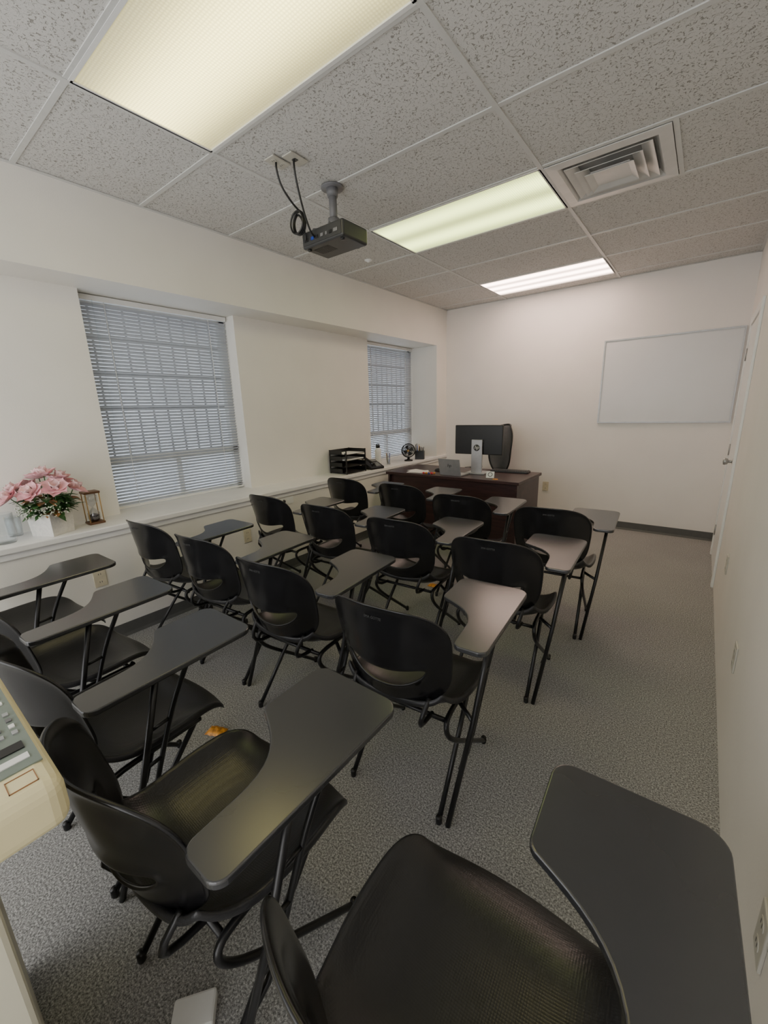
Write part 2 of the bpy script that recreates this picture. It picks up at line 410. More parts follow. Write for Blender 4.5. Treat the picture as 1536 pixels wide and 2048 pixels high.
# backdrop wall and ground added outside, to dim the view through the blinds
b = MB(); b.box((-14, -8, -0.4), (-3.5, 14, -0.3)); tag(b.obj('backdrop_ground', M['asphalt'], kind='structure'), 'grey backdrop ground added outside the windows', 'ground')
b = MB(); b.box((-8.2, -8, -0.3), (-8.0, 14, 6.5)); tag(b.obj('backdrop_wall', M['backdrop'], kind='structure'), 'grey backdrop wall added outside the windows to cover bright sky', 'wall')

# door in right wall
dy0, dy1, dz = 3.98, 4.80, 2.03
b = MB(); t = 0.018
b.box((XR-t, dy0-0.07, 0), (XR, dy0, dz+0.07)); b.box((XR-t, dy1, 0), (XR, dy1+0.07, dz+0.07)); b.box((XR-t, dy0, dz), (XR, dy1, dz+0.07))
b.obj('trim_5', M['white'], bevel=0.004, kind='structure')
e = bpy.data.objects.new('door_1', None); COL.objects.link(e); e.location = (XR, dy0, 0); e['kind'] = 'structure'
b = MB(); b.box((-0.008, 0.003, 0.008), (0, dy1-dy0-0.003, dz-0.003)); b.obj('door_leaf', M['white'], e, bevel=0.002)
b = MB(); mt = Matrix.Translation((-0.008, 0.065, 0.98)) @ Matrix.Rotation(-pi/2, 4, 'Y')
b.lathe([(0.03, 0), (0.03, 0.006), (0.011, 0.01), (0.011, 0.03), (0.022, 0.036), (0.027, 0.05), (0.024, 0.06), (0.001, 0.064)], mtx=mt)
b.obj('knob', M['alu'], e)
for z in (0.25, 1.0, 1.8):
    b = MB(); b.tube([(-0.012, dy1-dy0, z-0.05), (-0.012, dy1-dy0, z+0.05)], 0.006, 8); b.obj('hinge', M['alu'], e)

def outlet(loc, axis, lab, duplex=True, w=0.072, h=0.115, slotm='dkgrey', pm='ivory'):
    e = thing('wall_outlet', lab, 'outlet', loc)
    if axis == 'x+': e.rotation_euler = (pi/2, 0, pi/2)
    elif axis == 'x-': e.rotation_euler = (pi/2, 0, -pi/2)
    elif axis == 'y-': e.rotation_euler = (pi/2, 0, 0)
    elif axis == 'z-': e.rotation_euler = (pi, 0, 0)
    b = MB(); b.box((-w/2, -h/2, 0), (w/2, h/2, 0.007)); b.obj('plate', M[pm], e, bevel=0.003)
    if duplex:
        for s in (-1, 1):
            b = MB()
            b.prism([(0.017*cos(a*pi/8), s*0.026+0.014*sin(a*pi/8)) for a in range(16)], 0.006, 0.0085)
            for q in (-1, 1): b.box((q*0.006-0.0015, s*0.026-0.004, 0.0083), (q*0.006+0.0015, s*0.026+0.006, 0.0089), 1)
            b.obj('socket', [M[pm], M[slotm]], e)
    else:
        b = MB()
        b.box((-0.012, -0.01, 0.006), (0.012, 0.012, 0.010), 0)
        b.obj('socket', M[slotm], e)
outlet((XL, 0.80, 0.45), 'x+', 'ivory duplex electrical outlet low on white wall')
outlet((XL, 1.89, 0.44), 'x+', 'ivory duplex electrical outlet low on white wall')
outlet((XR, 3.09, 0.47), 'x-', 'white duplex electrical outlet low on bare wall', pm='plate')
outlet((XR, 2.00, 0.43), 'x-', 'white duplex electrical outlet low on bare wall', pm='plate')
outlet((XR, 0.89, 0.42), 'x-', 'white duplex electrical outlet low on bare wall', pm='plate')
outlet((-1.50, D, 0.43), 'y-', 'ivory duplex electrical outlet beside the desk')
outlet((-1.92, 1.66, H), 'z-', 'off-white power outlet on ceiling tile above projector', pm='plate')
outlet((-1.83, 1.70, H), 'z-', 'off-white video jack plate on ceiling tile above projector', False, pm='plate')
b = MB(); b.box((0, -0.09, -0.03), (0.006, 0.09, 0.03), 0); b.lathe([(0.016, 0), (0.016, 0.006), (0.001, 0.007)], mi=1, mtx=Matrix.Translation((0.006, -0.02, 0)) @ Matrix.Rotation(pi/2, 4, 'Y'))
tag(b.obj('cable_plate', [M['white'], M['black']], loc=(XL, 2.32, 0.655)), 'white cover plate with black round cable hole', 'wall plate')

# whiteboard
e = thing('whiteboard', 'blank whiteboard with thin aluminium frame on end wall', 'whiteboard', (-0.385, D, 1.655))
b = MB(); b.box((-0.58, -0.012, -0.43), (0.58, -0.002, 0.43)); b.obj('writing_surface', M['screen'], e)
b = MB(); f = 0.014
b.box((-0.59, -0.02, -0.44), (-0.59+f, 0, 0.44)); b.box((0.59-f, -0.02, -0.44), (0.59, 0, 0.44)); b.box((-0.59+f, -0.02, -0.44), (0.59-f, 0, -0.44+f)); b.box((-0.59+f, -0.02, 0.44-f), (0.59-f, 0, 0.44))
b.obj('frame', M['alu'], e)

# ------------------------------------------------------------------ tablet-arm chair
def build_chair(e):
    n = 26; b = MB(); vs = []; fs = []
    def seatpt(u, v):
        hw = 0.238+0.008*v
        q = u*u*v*v
        x = u*hw*(1-0.17*q); y = 0.020+v*0.242*(1-0.17*q)
        z = 0.438 - 0.042*(1-u*u)*(1-0.7*v*v) + 0.030*abs(u)**5
        if v > 0.35: z -= 0.052*((v-0.35)/0.65)**2.2
        if v < -0.3: z += 0.060*((-v-0.3)/0.7)**2
        return (x, y, z)
    for j in range(n+1):
        for i in range(n+1): vs.append(seatpt(-1+2*i/n, -1+2*j/n))
    for j in range(n):
        for i in range(n): a = j*(n+1)+i; fs.append((a, a+1, a+n+2, a+n+1))
    rim = [(i, 0) for i in range(n)]+[(n, j) for j in range(n)]+[(n-i, n) for i in range(n)]+[(0, n-j) for j in range(n)]
    base = len(vs); K = len(rim)
    for (i, j) in rim:
        x, y, z = vs[j*(n+1)+i]; vs.append((x*1.022, y*1.022, z-0.004))
    for (i, j) in rim:
        x, y, z = vs[j*(n+1)+i]; vs.append((x*1.024, y*1.024, z-0.022))
    for k in range(K):
        a = rim[k][1]*(n+1)+rim[k][0]; c = rim[(k+1) % K][1]*(n+1)+rim[(k+1) % K][0]
        fs.append((a, base+k, base+(k+1) % K, c)); fs.append((base+k, base+K+k, base+K+(k+1) % K, base+(k+1) % K))
    b.add(vs, fs, 0, True); b.obj('seat', M['seat'], e, solid=0.005, sub=1)
    b = MB(); vs = []; fs = []; n = 64
    def sg(v, p): return math.copysign(abs(v)**p, v)
    def by(x, z):
        q = (z-0.46)/0.39
        return -0.220-(z-0.46)*0.19 + 2.1*x*x*(1.08-0.3*q) - 0.012*math.sin(max(0, min(1, q))*pi)
    rs = [0, 0.04, 0.14, 0.3, 0.5, 0.7, 0.86, 0.96, 1.0]
    for r in rs:
        for k in range(n):
            th = 2*pi*k/n+0.02
            hx = 0.150*sg(cos(th), 0.78); hz = 0.580+0.033*sin(th)+0.038*(cos(th)**2)
            ox = 0.232*sg(cos(th), 0.55); oz = 0.653+0.190*sg(sin(th), 0.55)
            q = max(0, (0.80-oz)/0.33); ox *= 1-0.12*q**1.6
            if oz > 0.7: oz += 0.010*(1-(ox/0.215)**2)
            x = hx+(ox-hx)*r; z = hz+(oz-hz)*r
            y = by(x, z)
            if r >= 0.96: y -= 0.010*(r-0.93)/0.07
            if r <= 0.04: y -= 0.006
            vs.append((x, y, z))
    for i in range(len(rs)-1):
        for k in range(n): fs.append((i*n+k, i*n+(k+1) % n, (i+1)*n+(k+1) % n, (i+1)*n+k))
    b.add(vs, fs, 0, True); back = b.obj('backrest', M['back'], e, solid=0.009, sub=1)
    mt = Matrix.Translation((0, by(0, 0.80)-0.0062, 0.808)) @ Matrix.Rotation(math.radians(90-7), 4, 'X')
    text('lettering', 'SMA GOTTE', 0.012, mt, M['mark'], back)
    for s in (-1, 1):
        b = MB(); b.tube([(s*0.19, -0.20, 0.012), (s*0.185, -0.03, 0.21), (s*0.175, 0.13, 0.385), (s*0.17, 0.15, 0.398)], 0.0095, 10)
        b.lathe([(0.0105, 0), (0.0115, 0.004), (0.0115, 0.026), (0.0098, 0.030)], (s*0.19, -0.201, 0), 12); b.obj('leg', M['metal_black'], e)
        b = MB(); b.tube([(s*0.205, 0.23, 0.012), (s*0.205, 0.06, 0.15), (s*0.203, -0.09, 0.27), (s*0.20, -0.155, 0.34), (s*0.198, -0.165, 0.385), (s*0.19, -0.13, 0.400), (s*0.185, 0.0, 0.396), (s*0.18, 0.15, 0.392)], 0.0095, 10, smoothpath=2)
        b.lathe([(0.0105, 0), (0.0115, 0.004), (0.0115, 0.026), (0.0098, 0.030)], (s*0.205, 0.231, 0), 12); b.obj('leg', M['metal_black'], e)
    for p0, p1 in (((-0.18, 0.13, 0.384), (0.18, 0.13, 0.384)), ((-0.195, -0.14, 0.388), (0.195, -0.14, 0.388))):
        b = MB(); b.tube([p0, p1], 0.0085, 8); b.obj('crossbar', M['metal_black'], e)
    for s in (-1, 1):
        b = MB()
        b.tube([(s*0.13, -0.13, 0.388), (s*0.13, -0.22, 0.400), (s*0.14, -0.24, 0.44), (s*0.15, by(0.15, 0.50)-0.012, 0.50)], 0.0085, 8, smoothpath=1)
        b.obj('back_bracket', M['metal_black'], e)
    b = MB()
    b.tube([(0.222, -0.195, 0.0), (0.268, -0.09, 0.38), (0.298, -0.015, 0.712)], 0.0098, 10)
    b.tube([(0.240, -0.135, 0.20), (0.252, -0.075, 0.26), (0.276, -0.005, 0.50), (0.286, 0.03, 0.60), (0.298, 0.085, 0.712)], 0.008, 10, smoothpath=1)
    for z, ya, yb, x in ((0.30, -0.115, -0.06, 0.259), (0.42, -0.08, -0.03, 0.270), (0.54, -0.055, 0.01, 0.281)):
        b.tube([(x, ya, z), (x, yb, z+0.005)], 0.006, 8)
    b.tube([(0.18, -0.02, 0.390), (0.265, -0.085, 0.375)], 0.0085, 8)
    b.box((0.275, -0.16, 0.708), (0.315, 0.20, 0.716)); b.box((0.12, 0.08, 0.708), (0.30, 0.115, 0.716))
    b.obj('tablet_support', M['metal_black'], e, bevel=0)
    def arc(cx, cy, r, a0, a1, n=8): return [(cx+r*cos(math.radians(a0+(a1-a0)*i/n)), cy+r*sin(math.radians(a0+(a1-a0)*i/n))) for i in range(n+1)]
    o = []
    o += arc(0.34-0.03, -0.205+0.03, 0.03, -90, 0)
    o += arc(0.345-0.045, 0.30-0.045, 0.045, 0, 90)
    o += arc(0.065+0.04, 0.305-0.04, 0.04, 90, 180)
    o += arc(0.065+0.03, 0.115, 0.03, 180, 235, 5)
    q0, q1, q2, q3 = (0.088, 0.085), (0.17, 0.045), (0.222, 0.01), (0.226, -0.09)
    for i in range(1, 11):
        t_ = i/10; c0 = (1-t_)**3; c1 = 3*t_*(1-t_)**2; c2 = 3*t_*t_*(1-t_); c3 = t_**3
        o.append((c0*q0[0]+c1*q1[0]+c2*q2[0]+c3*q3[0], c0*q0[1]+c1*q1[1]+c2*q2[1]+c3*q3[1]))
    o += arc(0.23+0.03, -0.205+0.03, 0.03, 180, 270)
    b = MB(); b.prism(o, 0.716, 0.733)
    b.obj('writing_tablet', M['tablet'], e, bevel=0.004, seg=3)
def copy_thing(src, name, loc, rz, label):
    e = src.copy(); COL.objects.link(e); e.location = loc; e.rotation_euler = (0, 0, rz); e['label'] = label
    def rec(s, d):
        for c in s.children:
            k = c.copy(); COL.objects.link(k); k.parent = d
            k.matrix_parent_inverse = c.matrix_parent_inverse.copy(); rec(c, k)
    rec(src, e)
    return e
chairs = [
 (-0.780, 1.185, 5), (-1.43, 1.21, 5), (-2.03, 1.23, 5), (-2.59, 1.21, 4),
 (-0.735, 1.98, 4), (-1.345, 2.04, 4), (-1.96, 2.06, 4), (-2.57, 2.07, 3),
 (-0.685, 2.72, 5), (-1.33, 2.79, 4), (-1.95, 2.93, 3), (-2.57, 2.93, 3),
 (-0.85, 0.395, 1), (-1.47, 0.40, 3), (-2.02, 0.40, 4), (-2.59, 0.39, 3), (-0.205, 0.45, 3)]
lab_any = 'black plastic school chair with grey tablet arm on black tube legs'
first = None
for i, (x, y, a) in enumerate(chairs):
    lab = lab_any
    if i in (11, 7, 3, 15): lab = 'black tablet-arm school chair beside the white window wall'
    if i == 16: lab = 'black tablet-arm school chair with textured seat beside the bare wall'
    if i == 12: lab = 'black tablet-arm school chair in front of the beige copier'
    if first is None:
        first = thing('school_chair', lab, 'chair', (x, y, 0), math.radians(a), 'tablet-arm school chairs in rows')
        build_chair(first)
    else: copy_thing(first, 'school_chair', (x, y, 0), math.radians(a), lab)

# ------------------------------------------------------------------ desk
DX0, DX1, DY0, DY1, DZ = -2.86, -1.30, 3.73, 4.42, 0.74
e = thing('teacher_desk', 'dark mahogany laminate office desk with full front panel', 'desk', (DX0, DY0, 0))
w_, d_ = DX1-DX0, DY1-DY0
b = MB(); b.box((0, 0, DZ-0.03), (w_, d_, DZ)); b.obj('desktop', M['wood'], e, bevel=0.004)
b = MB(); b.box((0.02, 0.02, 0), (0.045, d_-0.02, DZ-0.03)); b.obj('side_panel', M['wood'], e)
b = MB(); b.box((w_-0.045, 0.02, 0), (w_-0.02, d_-0.02, DZ-0.03)); b.obj('side_panel', M['wood'], e)
b = MB(); b.box((0.045, 0.05, 0.06), (w_-0.045, 0.07, DZ-0.03)); b.obj('modesty_panel', M['wood'], e)
for s in (0, 1):
    x0 = 0.05 if s == 0 else w_-0.45
    b = MB(); b.box((x0, 0.075, 0.05), (x0+0.40, d_-0.05, DZ-0.035)); b.obj('drawer_cabinet', M['wood'], e)
    for q in range(2):
        b = MB(); b.box((x0+0.005, d_-0.05, 0.06+q*0.32), (x0+0.395, d_-0.035, 0.37+q*0.32)); dr = b.obj('drawer', M['wood'], e)
        b = MB(); b.tube([(x0+0.15, d_-0.035, 0.3+q*0.32), (x0+0.15, d_-0.01, 0.3+q*0.32), (x0+0.25, d_-0.01, 0.3+q*0.32), (x0+0.25, d_-0.035, 0.3+q*0.32)], 0.005, 8); b.obj('handle', M['alu'], dr)

e = thing('monitor', 'black flat monitor turned away, silver stand, on the desk', 'monitor', (-1.885, 4.09, DZ), math.radians(3))
b = MB(); b.box((-0.265, 0.0, 0.20), (0.265, 0.03, 0.51)); b.obj('screen_housing', M['black'], e, bevel=0.008)
b = MB(); b.box((-0.255, 0.03, 0.21), (0.255, 0.032, 0.50)); b.obj('screen', M['dkgrey'], e)
b = MB(); b.box((-0.06, -0.035, 0.0), (0.06, -0.012, 0.36)); b.box((-0.06, -0.03, 0.33), (0.06, 0.0, 0.36)); b.obj('stand', M['silver'], e, bevel=0.004)
b = MB(); b.box((-0.11, -0.09, 0), (0.11, 0.11, 0.012)); b.obj('base_plate', M['silver'], e, bevel=0.004)
b = MB(); mt = Matrix.Translation((0, -0.035, 0.275)) @ Matrix.Rotation(pi/2, 4, 'X'); b.lathe([(0.034, 0), (0.034, 0.002), (0.001, 0.0025)], mtx=mt, n=32); st = b.obj('logo_disc', M['dkgrey'], e)
text('logo_letters', 'hp', 0.052, Matrix.Translation((0.0, -0.0385, 0.278)) @ Matrix.Rotation(pi/2, 4, 'X'), M['paper'], st, shear=0.3)
e = thing('laptop', 'open silver laptop on the desk next to the monitor', 'laptop', (-2.06, 3.81, DZ), math.radians(-4))
b = MB(); b.box((-0.13, 0.0, 0.0), (0.13, 0.16, 0.014)); b.obj('keyboard_base', M['silver'], e, bevel=0.003)
b = MB(); mt = Matrix.Translation((0, 0.0, 0.012)) @ Matrix.Rotation(math.radians(12), 4, 'X'); b.box((-0.13, -0.006, 0), (0.13, 0.0, 0.17), 0, mt); lid = b.obj('lid', M['silver'], e, bevel=0.002)
text('lid_logo', 'hp', 0.05, mt @ Matrix.Translation((0, -0.0068, 0.10)) @ Matrix.Rotation(pi/2, 4, 'X'), M['dkgrey'], lid, shear=0.3)
e = thing('keyboard', 'black computer keyboard lying on the desk', 'keyboard', (-1.60, 4.30, DZ), math.radians(5))
b = MB(); b.box((-0.2, -0.065, 0), (0.2, 0.065, 0.018)); b.obj('keyboard_case', M['black'], e, bevel=0.004)
b = MB()
for r in range(5):
    for c in range(16): b.box((-0.19+c*0.024, -0.055+r*0.0225, 0.018), (-0.19+c*0.024+0.02, -0.055+r*0.0225+0.018, 0.024))
b.obj('keys', M['dkgrey'], e)
bm = bmesh.new(); bmesh.ops.create_uvsphere(bm, u_segments=20, v_segments=12, radius=1)
for v in bm.verts:
    v.co.x *= 0.032; v.co.y *= 0.055; v.co.z = max(v.co.z, 0)*0.034*(1-0.25*v.co.y/0.055)
me = bpy.data.meshes.new('computer_mouse'); bm.to_mesh(me); bm.free()
for p_ in me.polygons: p_.use_smooth = True
me.materials.append(M['black']); o = bpy.data.objects.new('computer_mouse', me); COL.objects.link(o); o.location = (-2.34, 4.03, DZ); o.rotation_euler = (0, 0, 1.0)
tag(o, 'black computer mouse on the desk', 'computer mouse')
e = thing('desk_card', 'small white card with black ring emblem standing on desk', 'card', (-1.64, 3.86, DZ), math.radians(12))
b = MB(); mt = Matrix.Rotation(math.radians(-18), 4, 'X'); b.box((-0.04, -0.001, 0), (0.04, 0.001, 0.065), 0, mt); b.box((-0.03, 0.0, 0.0), (0.03, 0.045, 0.002), 0); b.obj('card_face', M['paper'], e)
b = MB(); b.tube([(0.02*cos(a*pi/12), -0.002, 0.034+0.02*sin(a*pi/12)) for a in range(24)], 0.003, 6, closed=True); o = b.obj('ring_emblem', M['black'], e); o.rotation_euler = (math.radians(-18), 0, 0)
for i, (x, y, a) in enumerate([(-2.52, 3.87, 0.2), (-2.50, 3.90, 0.6), (-2.56, 3.93, -0.3)]):
    b = MB(); b.box((-0.10, -0.07, 0), (0.10, 0.07, 0.0012)); o = b.obj('paper_sheet', M['paper'], loc=(x, y, DZ+0.0015*i), rot=(0, 0, a)); tag(o, 'loose white paper sheet on the desk', 'paper', 'papers on the desk')
cols = ['red', 'orange', 'blue', 'red', 'paper', 'gold', 'red', 'orange']
for i in range(8):
    b = MB(); b.lathe([(0.001, 0), (0.010, 0.002), (0.013, 0.010), (0.009, 0.018), (0.001, 0.02)], n=10)
    b.box((-0.022, -0.006, 0.009), (0.022, 0.006, 0.011))
    o = b.obj('candy', M[cols[i]], loc=(-2.38+0.034*(i % 4)+0.01*(i//4), 3.79+0.04*(i//4), DZ), rot=(0, 0, i*1.1)); tag(o, 'small colourful wrapped candy on the desk', 'candy', 'wrapped candies on the desk')
b = MB(); b.box((-0.025, -0.018, 0), (0.025, 0.018, 0.004)); tag(b.obj('sticky_note_pad', M['orange'], loc=(-1.56, 3.80, DZ), rot=(0, 0, 0.4)), 'small yellow-orange sticky note pad on desk', 'note pad')

# office chair behind desk
e = thing('office_chair', 'black mesh-back office swivel chair behind the desk', 'office chair', (-2.05, 4.80, 0), math.radians(160))
b = MB()
for i in range(5):
    a = i*2*pi/5; b.tube([(0.03*cos(a), 0.03*sin(a), 0.11), (0.27*cos(a), 0.27*sin(a), 0.075)], [0.022, 0.014], 8)
b.obj('star_base', M['black'], e)
for i in range(5):
    a = i*2*pi/5; b = MB(); mt = Matrix.Translation((0.27*cos(a), 0.27*sin(a), 0.03)) @ Matrix.Rotation(a, 4, 'Z') @ Matrix.Rotation(pi/2, 4, 'Y')
    b.lathe([(0.03, -0.02), (0.03, 0.02)], mtx=mt, n=16); b.tube([(0.27*cos(a), 0.27*sin(a), 0.03), (0.27*cos(a), 0.27*sin(a), 0.075)], 0.008, 6); b.obj('caster', M['black'], e)
b = MB(); b.tube([(0, 0, 0.10), (0, 0, 0.42)], 0.025, 12); b.obj('gas_column', M['dkgrey'], e)
b = MB(); b.box((-0.24, -0.23, 0.43), (0.24, 0.23, 0.50)); b.obj('seat', M['black'], e, bevel=0.03, seg=4)
b = MB(); n = 14; vs = []; fs = []
for j in range(n+1):
    for i in range(n+1):
        u = -1+2*i/n; v = j/n; x = u*0.175*(1-0.45*abs(2*v-1)**3); z = 0.64+0.57*v-0.02*u*u*v; y = -0.25-0.06*v+0.07*u*u+0.04*sin(v*pi)
        vs.append((x, y, z))
for j in range(n):
    for i in range(n): a = j*(n+1)+i; fs.append((a, a+1, a+n+2, a+n+1))
b.add(vs, fs, 0, True); b.obj('mesh_back', M['blackmesh'], e, solid=0.008)
rim = [vs[i] for i in range(n+1)]+[vs[j*(n+1)+n] for j in range(1, n+1)]+[vs[n*(n+1)+n-i] for i in range(1, n+1)]+[vs[(n-j)*(n+1)] for j in range(1, n)]
b = MB(); b.tube(rim, 0.010, 8, closed=True); b.tube([(0, -0.05, 0.43), (0, -0.25, 0.45), (0, -0.31, 0.62), (0, -0.28, 0.80)], 0.018, 8, smoothpath=2); b.obj('back_frame', M['black'], e)
for s in (-1, 1):
    b = MB(); b.tube([(s*0.22, 0.0, 0.45), (s*0.28, 0.0, 0.47), (s*0.28, 0.0, 0.66)], 0.013, 8, smoothpath=1); b.box((s*0.28-0.035, -0.13, 0.66), (s*0.28+0.035, 0.12, 0.685)); b.obj('armrest', M['black'], e, bevel=0.004)

# ------------------------------------------------------------------ projector
e = thing('projector', 'small dark grey projector hanging from ceiling on grey mount', 'projector', (-1.83, 1.965, H))
zb, zt = 2.36-H, 2.445-H
b = MB(); b.box((-0.162, -0.105, zb), (0.162, 0.105, zt)); body = b.obj('body', M['dkgrey'], e, bevel=0.012, seg=3)
b = MB()
b.box((-0.15, -0.108, zb+0.012), (0.15, -0.1055, zt-0.012), 0)
for i, (x, w2, mi) in enumerate([(-0.12, 0.03, 1), (-0.07, 0.022, 2), (-0.035, 0.022, 1), (0.005, 0.02, 3), (0.04, 0.012, 3), (0.07, 0.02, 1), (0.11, 0.03, 3)]):
    b.box((x-w2/2, -0.111, zb+0.03), (x+w2/2, -0.108, zb+0.046), mi)
b.obj('port_panel', [M['dkgrey'], M['black'], M['blue'], M['mid']], e)
b = MB()
for i in range(9): b.box((-0.12+0.014*i, -0.06, zb-0.0012), (-0.112+0.014*i, 0.02, zb+0.002))
for sx in (-1, 1): b.lathe([(0.012, -0.008), (0.012, 0.002)], (sx*0.13, -0.075, zb), 12)
b.obj('bottom_vent', M['black'], e)
b = MB(); mt = Matrix.Translation((0.08, 0.105, (zb+zt)/2)) @ Matrix.Rotation(-pi/2, 4, 'X'); b.lathe([(0.036, 0), (0.036, 0.012), (0.03, 0.014), (0.028, 0.004)], mtx=mt); b.obj('lens_ring', M['black'], e)
b = MB(); px, py = -0.055, 0.06
b.lathe([(0.065, -0.008), (0.065, 0.0)], (px, py, 0), 24); b.lathe([(0.030, -0.05), (0.036, -0.008)], (px, py, 0), 24)
b.tube([(px, py, -0.02), (px, py, -0.19)], 0.023, 16); b.lathe([(0.034, -0.205), (0.034, -0.16)], (px, py, 0), 20)
b.box((px-0.045, py-0.045, -0.225), (px+0.045, py+0.045, -0.205))
for a in (0.5, 2.2, 3.9, 5.4): b.tube([(px, py, -0.215), (px+0.10*cos(a), py-0.06+0.06*sin(a), -0.228), (px+0.11*cos(a), py-0.06+0.07*sin(a), zt)], 0.009, 6)
b.obj('ceiling_mount', M['mid'], e)
def cable(name, pts, r, lab):
    b = MB(); b.tube(pts, r, 8, smoothpath=3); tag(b.obj(name, M['black']), lab, 'cable'); 
lc = Vector((-1.955, 1.79, 2.475))
cable('power_cable', [(-1.92, 1.65, 2.699), (-1.922, 1.65, 2.66), (-1.93, 1.68, 2.60), (-1.92, 1.74, 2.54)]+[(lc.x+(0.052+0.004*sin(a*0.37))*sin(a), lc.y+0.012*a/6, lc.z+0.058*cos(a)) for a in [x*0.5 for x in range(1, 38)]]+[(-1.95, 1.835, 2.50), (-1.94, 1.84, 2.43), (-1.95, 1.852, 2.40)], 0.0052, 'black power cord looping from ceiling outlet to projector')
cable('video_cable', [(-1.83, 1.69, 2.699), (-1.83, 1.69, 2.64), (-1.85, 1.73, 2.56), (-1.875, 1.79, 2.47), (-1.88, 1.83, 2.41), (-1.88, 1.856, 2.40)], 0.0052, 'black video cable hanging from ceiling plate to projector')

# ------------------------------------------------------------------ copier
e = thing('copier', 'aged beige office copier with control panel, behind the chairs', 'copier', (-0.95, -0.31, 0))
ox, oy = -0.95, -0.31
b = MB(); b.box((-1.28-ox, -0.62-oy, 0.02), (-0.665-ox, -0.008-oy, 0.90)); b.obj('cabinet', M['beige2'], e, bevel=0.008)
b = MB(); b.box((-1.30-ox, -0.62-oy, 0.895), (-0.632-ox, 0.085-oy, 0.975)); b.obj('top_housing', M['beige'], e, bevel=0.022, seg=4)
b = MB(); b.box((-1.24-ox, -0.58-oy, 0.972), (-0.74-ox, -0.03-oy, 1.01)); b.obj('document_cover', M['beige2'], e, bevel=0.016, seg=4)
b = MB(); b.box((-1.05-ox, 0.012-oy, 0.9745), (-0.690-ox, 0.074-oy, 0.977)); pn = b.obj('control_panel', M['panelgrn'], e)
for i in range(10):
    for j in range(3):
        if (i*3+j) % 7 == 3: continue
        b = MB(); x = -0.98-ox+0.021*i; y = 0.026-oy+0.0165*j
        b.box((x, y, 0.9765), (x+0.010, y+0.007, 0.9792)); b.obj('button', M['paper'] if (i+2*j) % 4 == 0 else (M['grey'] if (i+j) % 3 else M['mid']), pn)
b = MB(); b.box((-0.756-ox, 0.030-oy, 0.9765), (-0.736-ox, 0.064-oy, 0.979)); b.obj('display', M['black'], pn)
b = MB(); b.box((-0.722-ox, 0.028-oy, 0.9765), (-0.708-ox, 0.064-oy, 0.9785)); b.obj('label_strip', M['paper'], pn)
b = MB()
for s in (0, 1):
    b.box((-0.68-ox, 0.030-oy+s*0.03, 0.9745), (-0.652-ox, 0.0310-oy+s*0.03, 0.9760)); b.box((-0.68-ox+s*0.027, 0.030-oy, 0.9745), (-0.679-ox+s*0.027, 0.0610-oy, 0.9760))
b.obj('badge_outline', M['copper'], e)

# ------------------------------------------------------------------ ledge items
e = thing('flower_arrangement', 'pink silk magnolias in square white pot on ledge', 'flowers', (-3.05, 0.65, ZS), math.radians(30))
b = MB(); vs = [(-0.072,-0.072,0),(0.072,-0.072,0),(0.072,0.072,0),(-0.072,0.072,0),(-0.078,-0.078,0.135),(0.078,-0.078,0.135),(0.078,0.078,0.135),(-0.078,0.078,0.135),(-0.068,-0.068,0.135),(0.068,-0.068,0.135),(0.068,0.068,0.135),(-0.068,0.068,0.135),(-0.06,-0.06,0.11),(0.06,-0.06,0.11),(0.06,0.06,0.11),(-0.06,0.06,0.11)]
fs = [(0,3,2,1)]+[(i,(i+1)%4,4+(i+1)%4,4+i) for i in range(4)]+[(4+i,4+(i+1)%4,8+(i+1)%4,8+i) for i in range(4)]+[(8+i,8+(i+1)%4,12+(i+1)%4,12+i) for i in range(4)]+[(12,13,14,15)]
b.add(vs, fs); b.obj('pot', M['potm'], e, bevel=0.002)
def petal(b, mt, Ln, Wd, cup, mi):
    vs = []; fs = []; a, c = 6, 4
    for i in range(a+1):
        s = i/a; wd = Wd*(sin(pi*min(1, s*0.92+0.06))**0.7)
        for j in range(c+1):
            t = -1+2*j/c
            vs.append((t*wd*0.5, s*Ln*(1-0.12*t*t*s), cup*(s**1.6)*Ln+0.18*wd*t*t - 0.1*Ln*max(0, s-0.75)))
    for i in range(a):
        for j in range(c): k = i*(c+1)+j; fs.append((k, k+1, k+c+2, k+c+1))
    b.add(vs, fs, mi, True, mt)
blooms = [(-0.12, -0.06, 0.27, -0.5, -0.6), (0.01, -0.09, 0.26, 0.1, -0.8), (0.13, -0.05, 0.28, 0.6, -0.5), (0.06, 0.05, 0.32, 0.2, 0.2), (-0.06, 0.04, 0.33, -0.2, 0.1), (0.13, 0.06, 0.26, 0.7, 0.4), (-0.15, 0.03, 0.26, -0.8, 0.3), (-0.10, -0.12, 0.24, -0.4, -1.0), (0.02, 0.0, 0.35, 0.0, -0.2)]
for bi, (x, y, z, ax, ay) in enumerate(blooms):
    b = MB(); dirv = Vector((ax, ay, 1.0)).normalized(); q = dirv.to_track_quat('Z', 'Y').to_matrix().to_4x4()
    base = Matrix.Translation((x, y, z)) @ q
    for k in range(7): petal(b, base @ Matrix.Rotation(k*2*pi/7+bi, 4, 'Z') @ Matrix.Rotation(random.uniform(-0.1, 0.25), 4, 'X'), 0.080, 0.064, 0.3, 0)
    for k in range(5): petal(b, base @ Matrix.Rotation(k*2*pi/5+0.4+bi, 4, 'Z') @ Matrix.Rotation(0.75, 4, 'X'), 0.062, 0.052, 0.4, 1)
    b.tube([(x*0.3, y*0.3, 0.10), (x*0.7, y*0.7, 0.18), (x, y, z)], 0.003, 6, 2, smoothpath=1)
    b.obj('blossom', [M['pink'], M['pink2'], M['leaf']], e)
b = MB()
